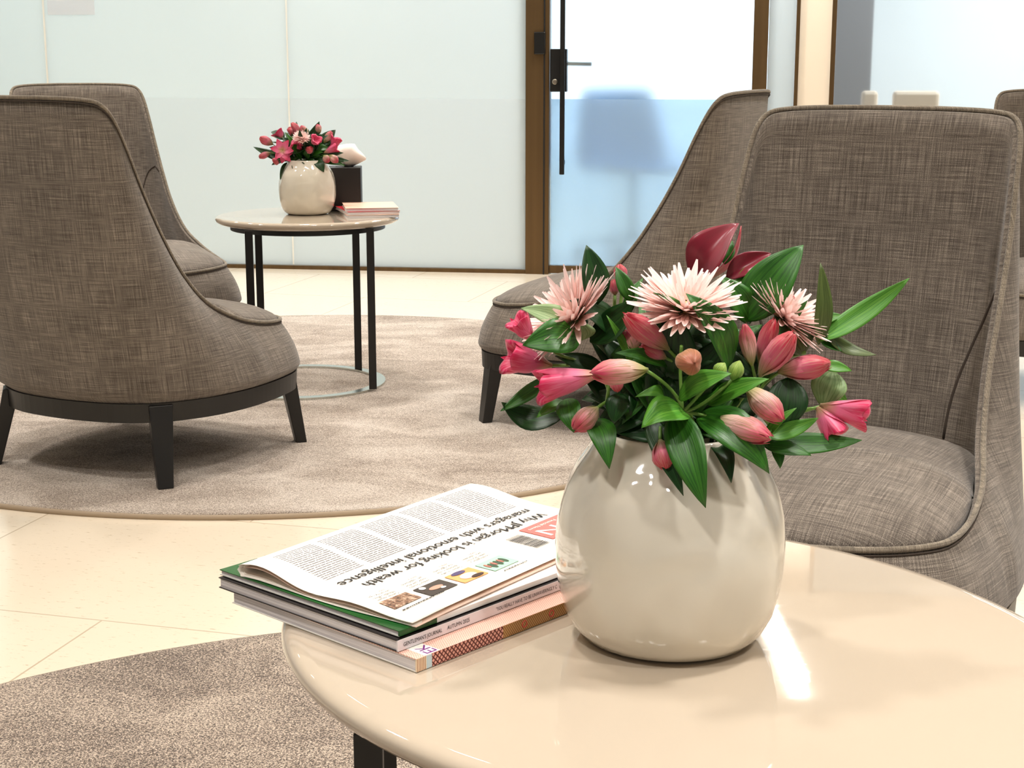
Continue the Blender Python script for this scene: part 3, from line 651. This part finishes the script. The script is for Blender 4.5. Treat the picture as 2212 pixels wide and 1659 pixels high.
def mum(base,d,label,grp,s=1,seed=0,rp=(0,0,.02)):
    c=Vector(d[:3]); ax=Vector(d[3:6]).normalized(); R=d[6]
    t=empty('chrysanthemum_stem',base,0,label,'flower',grp)
    x,y=frame(ax); V=[];F=[];UV=[]; rr=random.Random(seed)
    for ringi,(cnt,el,ln,wd) in enumerate(((44,.16,1.0,.14),(42,.34,1.02,.14),(38,.56,.97,.13),(26,.78,.8,.09),(18,1.05,.5,.08))):
        for k in range(cnt):
            a=2*PI*(k+rr.uniform(-.35,.35))/cnt+ringi*.4; e=el+rr.uniform(-.12,.12); l=R*ln*rr.uniform(.86,1.06)
            o=(x*math.cos(a)+y*math.sin(a)); dr=o*math.cos(e)+ax*math.sin(e); nn=ax*math.cos(e)-o*math.sin(e)
            v,f,u=leafmesh(c+dr*R*.06,c+dr*l,R*wd*rr.uniform(.85,1.2),-R*.02,nn,.25,int(a*100),nl=6,nw=2,strap=True); q=len(V); V+=v; UV+=u; F+=[tuple(i+q for i in g) for g in f]
    mobj('petals',V,F,M['mum'],t,True,UV)
    v,f=lathe([(.001,-.004*s),(R*.12,-.002*s),(R*.15,.002*s),(R*.10,.006*s),(.001,.008*s)],20,None,False,False)
    o=mobj('flower_center',v,f,M['mumeye'],t,True); o.location=c+ax*R*.03; o.rotation_mode='QUATERNION'; o.rotation_quaternion=Vector((0,0,1)).rotation_difference(ax)
    v,f=lathe([(.001,-.010*s),(R*.13,-.007*s),(R*.20,.0),(R*.1,.002*s)],20,None,False,False)
    o=mobj('calyx',v,f,M['stemdark'],t,True); o.location=c-ax*R*.02; o.rotation_mode='QUATERNION'; o.rotation_quaternion=Vector((0,0,1)).rotation_difference(ax)
    e=c-ax*.008*s; v,f=tube([Vector(rp),Vector((rp[0]*1.1,rp[1]*1.1,.16)),Vector((e.x*.6,e.y*.6,e.z*.88)),e],.0026*max(s,.8),8); mobj('stem',v,f,M['stemdark'],t,True)
    return t
for k,(d,lab) in enumerate(zip(MUMS,('chrysanthemum with the widest blush petals, centre top of the near bouquet','blush chrysanthemum facing left behind the tall dark leaf','blush chrysanthemum half hidden at the right of the near bouquet'))):
    mum(VB,d,lab,'blush chrysanthemums in the near bouquet',1,k,(.01*k-.01,.012,.02))
for k,(d,lab) in enumerate(zip(REDS,('deep crimson folded bloom rising highest in the near bouquet','smaller crimson bloom between the tallest bloom and the broad leaf','crimson petal just visible beside the right blush chrysanthemum'))):
    t=empty('calla_stem',VB,0,lab,'flower','crimson blooms in the near bouquet')
    p0,p1,wd=Vector(d[:3]),Vector(d[3:6]),d[6]
    v,f,u=leafmesh(p0,p1,wd,.010*wd/.036,(-.45,-.8,.3),.45,k,nl=16,nw=10); o=mobj('petal_hood',v,f,M['crimson'],t,True,u); m=o.modifiers.new('s','SOLIDIFY'); m.thickness=.0008
    v,f,u=leafmesh(p0+Vector((.004,.002,0)),p1+Vector((.002,-.002,-.002)),wd*.4,.008,(.8,-.5,-.2),.3,k+9); o=mobj('folded_edge_highlight',v,f,M['bud0'],t,True,u); m=o.modifiers.new('s','SOLIDIFY'); m.thickness=.0006  # pinkish strip: curled petal edge with its highlight put into the colour
    v,f=tube([Vector((.0,.02+.004*k,.02)),Vector((.01,.03,.165)),p0*.98,p0+(p1-p0)*.05],.0026,8); mobj('stem',v,f,M['stemdark'],t,True)
for k,s in enumerate(FSTEMS):
    for b_ in s[3]: b_[6]*=1.35
    for b_ in s[2]: b_[6]*=1.3

    t=stemset(FB,s,(.02*math.cos(k*2.1),.02*math.sin(k*2.1),.02),G2,k+20,.0016,True)
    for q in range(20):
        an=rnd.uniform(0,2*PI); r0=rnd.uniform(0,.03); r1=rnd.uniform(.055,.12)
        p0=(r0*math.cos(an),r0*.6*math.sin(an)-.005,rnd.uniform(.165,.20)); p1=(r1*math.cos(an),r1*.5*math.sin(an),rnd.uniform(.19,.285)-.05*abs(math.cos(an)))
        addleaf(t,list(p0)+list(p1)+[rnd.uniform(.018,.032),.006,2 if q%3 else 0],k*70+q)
mum(FB,FMUM,'single blush chrysanthemum in the far bouquet',G2,.7,9,(0,0,.02))

# ---------------------------------------------------------------- magazines and newspaper on the near table
E1=Vector((.678,.735,0)).normalized(); E2=Vector((-.7645,.6446,0)); E2=(E2-E1*E2.dot(E1)).normalized()
def mag(name,corner,len_,wid,z0,z1,label,cover,spine,back=None,skew=0):
    R=Matrix.Rotation(skew,3,'Z'); a=R@E1; b=R@E2
    t=empty(name,(corner[0],corner[1],z0),math.atan2(a.y,a.x),label,'magazine')
    h=z1-z0; ct=.0007
    # local: x along spine, y across (away from spine)
    V=[];F=[]
    o=mobj('pages',*boxv(.001,len_-.001,.0012,wid-.0015,ct,h-ct),M['pages'],t)
    box('front_cover',(0,len_,0,wid,h-ct,h),cover,t)
    box('back_cover',(0,len_,0,wid,0,ct),back or cover,t)
    box('spine',(0,len_,-.0004,.0011,.0002,h-.0002),spine,t)
    return t
n=NT('page_edges'); co=n.co(); s=n.n('SeparateXYZ',Vector=co)
st=n.noise(n.map(co,(2,2,900)),1,3,.7); n.p(Base_Color=n.ramp(st,[(.35,s2l((186,180,184))),(.6,s2l((240,236,238)))]),Roughness=.6); M['pages']=n.m
n=NT('banknote_print'); co=n.co(); s=n.n('SeparateXYZ',Vector=co)
def wav(vec,sc,dist=2): return n.n('TexWave',{'wave_type':'BANDS'},Vector=vec,Scale=sc,Distortion=dist,Detail=1).outputs[0]
wa=wav(n.map(co,(1,1,1),rot=(0,0,.6)),90); wb=wav(n.map(co,(1,1,1),rot=(0,0,-.6)),90)
g=n.math('MULTIPLY',n.math('ABSOLUTE',n.math('SUBTRACT',wa,.5)),n.math('ABSOLUTE',n.math('SUBTRACT',wb,.5)))
n.p(Base_Color=n.ramp(g,[(.0,s2l((210,120,110))),(.10,s2l((248,214,196)))]),Roughness=.4); M['note']=n.m
n=NT('banknote_spine'); co=n.co(); s=n.n('SeparateXYZ',Vector=co)
za=n.map(co,(1,1,1),rot=(0,.75,0)); zb=n.map(co,(1,1,1),rot=(0,-.75,0))
wa=n.n('TexWave',{'bands_direction':'X'},Vector=za,Scale=95,Distortion=.6).outputs[0]; wb=n.n('TexWave',{'bands_direction':'X'},Vector=zb,Scale=95,Distortion=.6).outputs[0]
mx=n.math('MAXIMUM',wa,wb); x=s.outputs[0]
c1=n.ramp(mx,[(.6,s2l((232,168,150))),(.85,s2l((96,26,26)))])
wl=n.n('TexWave',{'bands_direction':'X'},Vector=co,Scale=190).outputs[0]
c0=n.ramp(wl,[(.4,s2l((244,222,190))),(.7,s2l((150,90,50)))])
wd_=n.n('TexWave',{'bands_direction':'X'},Vector=n.map(co,(1,1,1),rot=(0,.6,0)),Scale=170).outputs[0]
c2=n.ramp(wd_,[(.4,s2l((196,150,92))),(.75,s2l((140,92,44)))])
col=n.mix(n.math('GREATER_THAN',x,.0105),c0,s2l((196,214,220))); col=n.mix(n.math('GREATER_THAN',x,.0165),col,c1); col=n.mix(n.math('GREATER_THAN',x,.098),col,c2)
n.p(Base_Color=col,Roughness=.35); M['note_spine']=n.m
M['mag_black']=simple('black_cover',(20,14,16),.25)
M['mag_spine']=simple('pale_spine',(232,226,230),.4)
n=NT('green_cover'); co=n.co(); s=n.n('SeparateXYZ',Vector=co); n.p(Base_Color=n.mix(n.math('GREATER_THAN',s.outputs[0],.042),s2l((18,84,30)),s2l((250,248,246))),Roughness=.25); M['mag_green']=n.m
MP=mag('magazine',(-.074,1.1305),.262,.232,.5355,.5465,'thick pink magazine with banknote-patterned spine at the bottom of the pile',M['note'],M['note_spine'],M['white'])
MB=mag('magazine',(-.0895,1.144),0.262,.226,.547,.5565,'black-covered magazine with lettered white spine, second from the bottom of the pile',M['mag_black'],M['mag_spine'],skew=.01)
MG=mag('magazine',(-.0885,1.150),.25,.226,.5572,.562,'thin magazine with green and white cover directly under the newspaper',M['mag_green'],M['mag_green'],M['white'],skew=.015)
for o in (MP,MB,MG): o['group']='magazines on the near table'
def textmesh(txt,size,name,fn,mat,parent,sx=1,width=None,off=.0):
    cu=D.curves.new('txt','FONT'); cu.body=txt; cu.size=size; cu.offset=off; cu.resolution_u=2
    o=D.objects.new('txt',cu); scn.collection.objects.link(o)
    dg=bpy.context.evaluated_depsgraph_get(); dg.update(); me=D.meshes.new_from_object(o.evaluated_get(dg))
    D.objects.remove(o,do_unlink=True); D.curves.remove(cu)
    xs=[v.co.x for v in me.vertices]; x0,x1=min(xs),max(xs); k=(width/(x1-x0)) if width else sx
    for v in me.vertices: v.co=fn((v.co.x-x0)*k,v.co.y)
    me.name=name; me.materials.clear(); me.materials.append(mat)
    r=D.objects.new(name,me); scn.collection.objects.link(r); r.parent=parent; return r
textmesh('GENTLEMAN\'S JOURNAL',.0048,'spine_title',lambda x,y:(.006+x,-.0007,.003+y),M['ink'],MB,width=.043)
textmesh('AUTUMN 2025',.0048,'spine_date',lambda x,y:(.055+x,-.0007,.003+y),M['ink'],MB,width=.026)
textmesh('"YOU REALLY HAVE TO BE UNWAVERINGLY C',.0048,'spine_quote',lambda x,y:(.113+x,-.0007,.003+y),M['ink'],MB,width=.078)
M['purple']=simple('purple_ink',(120,20,130),.5)
box('title_patch',(.0095,.026,.0005,.022,.01101,.01115),M['white'],MP)
textmesh('EK',.0185,'cover_title',lambda x,y:(.0245-y*.9,.0015+x*.8,.0113),M['purple'],MP)
for xx in (.124,.158):
    v,f=tube([(xx+.0028*math.cos(a),-.0006,.0058+.0028*math.sin(a)) for a in [2*PI*q/16 for q in range(16)]],.0004,5,True); mobj('spine_circle',v,f,M['redink'],MP)
# newspaper
NF=Vector((-.041,1.539,0)); NX=(Vector((-.232,1.278,0))-NF); NW=NX.length; NX.normalize(); NY=(Vector((-.079,1.157,0))-Vector((-.232,1.278,0))); NHh=NY.length; NY.normalize()
NPo=empty('newspaper',(0,0,0),0,'folded newspaper lying on top of the magazines beside the near vase','newspaper')
def ztop(py): return .5685+.0065*math.exp(-((py-.015)/.04)**2)-.0015*(py/NHh)
def pg(px,py,dz=0.0006): 
    p=NF+NX*px+NY*py; ed=.0015*math.exp(-((px-NW)/.03)**2)*math.sin(py*60); return Vector((p.x,p.y,ztop(py)+ed+dz))
def sheet(name,y1,zf,mat,xend,fold=True,low=None):
    nx=40; V=[];F=[];UV=[]
    ys=[]
    if fold: sec=[('b',y1*(1-q/12)) for q in range(12)]+[('c',q/8) for q in range(9)]+[('t',y1*(q/24)) for q in range(1,25)]
    else: sec=[('t',y1*(q/24)) for q in range(25)]
    for j,(kd,q) in enumerate(sec):
        for i in range(nx+1):
            px=xend*i/nx
            wob=.0012*math.sin(i*.9+q*30) if i==nx else 0
            if kd=='t': p=pg(px+wob,q,0); z=p.z+zf
            elif kd=='b': p=pg(px+wob*2,q,0); z=low
            else:
                zt=ztop(0)+zf; a=PI*q; rad=(zt-low)/2; p=pg(px+wob,-rad*math.sin(a)*1.2,0); z=low+rad-rad*math.cos(a)
            V.append((p.x,p.y,z)); UV.append((px,q if kd=='t' else -1))
    n1=nx+1
    for j in range(len(sec)-1):
        for i in range(nx): F.append((j*n1+i,j*n1+i+1,(j+1)*n1+i+1,(j+1)*n1+i))
    o=mobj(name,V,F,mat,NPo,True,UV); m=o.modifiers.new('s','SOLIDIFY'); m.thickness=.0003; m.offset=-1; return o
n=NT('newsprint'); uv=n.co('UV'); s=n.n('SeparateXYZ',Vector=uv); X=s.outputs[0]; Y=s.outputs[1]
line=n.math('FRACT',n.math('MULTIPLY',Y,1/.0034)); ln=n.math('GREATER_THAN',line,.52)
word=n.math('GREATER_THAN',n.noise(n.map(uv,(900,60,1)),1,2,.6),.44)
lid=n.n('CombineXYZ',X=n.math('MULTIPLY',X,520),Y=n.math('FLOOR',n.math('MULTIPLY',Y,1/.0034)))
word=n.math('GREATER_THAN',n.noise(lid.outputs[0],1,2,.7),.42)
cu_=n.math('SUBTRACT',X,.022); cf=n.math('FRACT',n.math('MULTIPLY',cu_,1/.0565)); cm_=n.math('LESS_THAN',cf,.86)
inx=n.math('MULTIPLY',n.math('GREATER_THAN',X,.022),n.math('LESS_THAN',X,.299)); iny=n.math('MULTIPLY',n.math('GREATER_THAN',Y,.004),n.math('LESS_THAN',Y,.0765))
msk=n.math('MULTIPLY',n.math('MULTIPLY',ln,word),n.math('MULTIPLY',cm_,n.math('MULTIPLY',inx,iny)))
n.p(Base_Color=n.mix(n.math('MULTIPLY',msk,.85),s2l((250,243,232)),s2l((70,66,66))),Roughness=.75,Specular_IOR_Level=.2); M['news']=n.m
M['newsin']=simple('newsprint_plain',(236,226,214),.8)
M['newsedge']=simple('newsprint_tan',(226,196,178),.8)  # tan brown tone for one inner sheet showing at the edge
sheet('front_page',NHh,0,M['news'],NW,True,.5626)
sheet('inner_sheet',NHh-.003,-.0016,M['newsin'],NW-.004,True,.5634)
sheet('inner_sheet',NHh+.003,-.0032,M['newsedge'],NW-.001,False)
sheet('inner_sheet',NHh-.001,-.0046,M['newsin'],NW-.006,False)
def ptxt(t,x,y,w_,size,mat=None,name='headline',dz=.0007):
    o=textmesh(t,size,name,lambda a,b:pg(x+a,y+b,dz),mat or M['ink'],NPo,width=w_)
    if size>.01:
        p=textmesh(t,size,'letter_stroke',lambda a,b:pg(x+a+.00035,y+b,dz+.0001),mat or M['ink'],o,width=w_)
ptxt('Why JPMorgan is looking for wealth',.0245,.1045,.260,.0165)
ptxt('managers with emotional intelligence',.0245,.0865,.272,.0165)
def quad(name,pts,mat,dz=.0007,nn=6):
    V=[];F=[]
    (x0,x1,y0,y1)=pts
    for j in range(nn+1):
        for i in range(nn+1): V.append(pg(x0+(x1-x0)*i/nn,y0+(y1-y0)*j/nn,dz))
    for j in range(nn):
        for i in range(nn): a=j*(nn+1)+i; F.append((a,a+1,a+nn+2,a+nn+1))
    return mobj(name,V,F,mat,NPo)
quad('masthead',(.018,.083,.1225,.163),M['coral'])
ptxt('FN',.03,.137,.046,.028,M['white'],'masthead_letters',.0009); ptxt('Financial News',.034,.1285,.042,.0056,M['white'],'masthead_name',.0009)
# barcode
bars=[];rb=random.Random(2);yy=.1300
while yy<.1675:
    w_=rb.choice((.0005,.0008,.0012)); V=[pg(.0925,yy,.0008),pg(.1135,yy,.0008),pg(.1135,yy+w_,.0008),pg(.0925,yy+w_,.0008)]; bars.append((V,[(0,1,2,3)])); yy+=w_+rb.choice((.0005,.0008))
v,f=merge(bars); mobj('barcode',v,f,M['ink'],NPo)
def pic(name,fnc):
    n=NT(name); fnc(n); n.p(Roughness=.5); return n.m
def f_brown(n): n.p(Base_Color=n.ramp(n.noise(n.co(),260,3,.7),[(.35,s2l((60,40,28))),(.5,s2l((150,110,84))),(.66,s2l((226,200,176)))]))
def f_plain(c): return lambda n:n.p(Base_Color=s2l(c))
quad('photo_crowd',(.2765,.3105,.1475,.166),pic('crowd_print',f_brown))
quad('photo_dark',(.2345,.2695,.1495,.171),pic('dark_print',f_plain((62,52,44))))
quad('photo_orange',(.1945,.228,.150,.1735),pic('orange_print',f_plain((244,168,104))))
quad('photo_green',(.152,.1875,.1515,.175),pic('green_print',f_plain((168,220,188))))
def blob(name,cx,cy,rx,ry,col,dz=.001):
    V=[pg(cx+rx*math.cos(2*PI*q/18),cy+ry*math.sin(2*PI*q/18),dz) for q in range(18)]; mobj(name,V,[tuple(range(18))],simple(name+'_print',col,.6),NPo)
blob('printed_figure',.2115,.164,.010,.006,(226,206,196)); blob('printed_hair',.2055,.1695,.008,.003,(60,36,30),.0011); blob('printed_jacket',.213,.1535,.009,.0034,(84,72,110),.0011)
blob('printed_speaker',.252,.161,.0085,.0035,(206,150,130)); blob('printed_collar',.2475,.1655,.003,.0018,(236,230,226),.0011); blob('printed_paper',.262,.154,.0035,.003,(236,230,226),.0011)
for q in range(3): blob('printed_worker',.160+.009*q,.163+.001*q,.0028,.0062,(60,84,60)); blob('printed_brick',.1645+.009*q,.1625,.0018,.0048,(178,110,96),.0011)
CAP=((.156,'Looking for a\nbetter CEO? Here\nare eleven'),(.197,'Sixteen on why\nBerkeley is now\nthe right time'),(.239,'London Stocks\nlook set for\nan upturn'),(.281,'Career expert\nHindle offers\nsecurity tips'))
for x,t in CAP:
    for i,l in enumerate(t.split('\n')): ptxt(l,x,.1425-.0048*i,.027,.0046,name='caption')
    ptxt('PAGE %d'%{.156:5,.197:6,.239:8,.281:12}[x],x+.002,.1425-.0048*3,.011,.0036,M['redink'],'page_reference')
for x0,x1,yb in ((.148,.182,.1800),(.255,.305,.1715)):
    P=[];xx=x0;rb2=random.Random(4)
    while xx<x1: w_=rb2.uniform(.0012,.004); P.append(([pg(xx,yb,.0008),pg(xx+w_,yb,.0008),pg(xx+w_,yb+.0013,.0008),pg(xx,yb+.0013,.0008)],[(0,1,2,3)])); xx+=w_+.0008
    v,f=merge(P); mobj('fine_print',v,f,M['ink'],NPo)

# ---------------------------------------------------------------- things on the far table
tb=empty('tissue_box',(-.528,4.93,.5365),.05,'black tissue box with a white tissue standing behind the far vase','tissue box')
box('box_body',(-.052,.052,-.05,.05,0,.135),M['black_card'],tb,.002)
box('slot',(-.028,.028,-.012,.012,.1345,.1358),M['void'],tb)
V,F=lathe([(.010,.0),(.024,.012),(.036,.028),(.043,.042),(.044,.052),(.039,.061),(.028,.068),(.014,.071),(.002,.072)],40,lambda a,z,j:1+.12*math.cos(3*a+z*30)*(z>.01)+.06*math.cos(7*a+2),False,True)
V=[(x*1.05+.012+.12*z-(.0),y*.75,.1345+z-(.028*max(0,x)/.04*(z/.07) if x>.012 else 0)) for x,y,z in V]
M['tissue']=simple('tissue_paper',(252,240,232),.9)
o=mobj('tissue',V,F,M['tissue'],tb,True); m=o.modifiers.new('s','SOLIDIFY'); m.thickness=.0012
M['mag_red']=simple('red_cover',(190,40,52),.3); M['mag_peach']=simple('peach_cover',(244,200,176),.35)
for k,(dx,dy,rz,cv,lab) in enumerate(((-.44,4.775,.22,M['mag_peach'],'bottom magazine of the small pile on the far side table'),(-.445,4.78,.30,M['mag_red'],'red-covered magazine in the middle of the pile on the far side table'),(-.438,4.79,.16,M['mag_peach'],'top magazine with curled peach cover on the far side table'))):
    z0=.5353+k*.0095; t=empty('magazine',(dx,dy,z0),rz,lab,'magazine','magazines on the far table')
    box('pages',(-.078,.078,-.1,.1,.0006,.0084),M['pages'],t); box('front_cover',(-.08,.08,-.102,.102,.0084,.009),cv,t); box('back_cover',(-.08,.08,-.102,.102,0,.0006),M['white'],t)
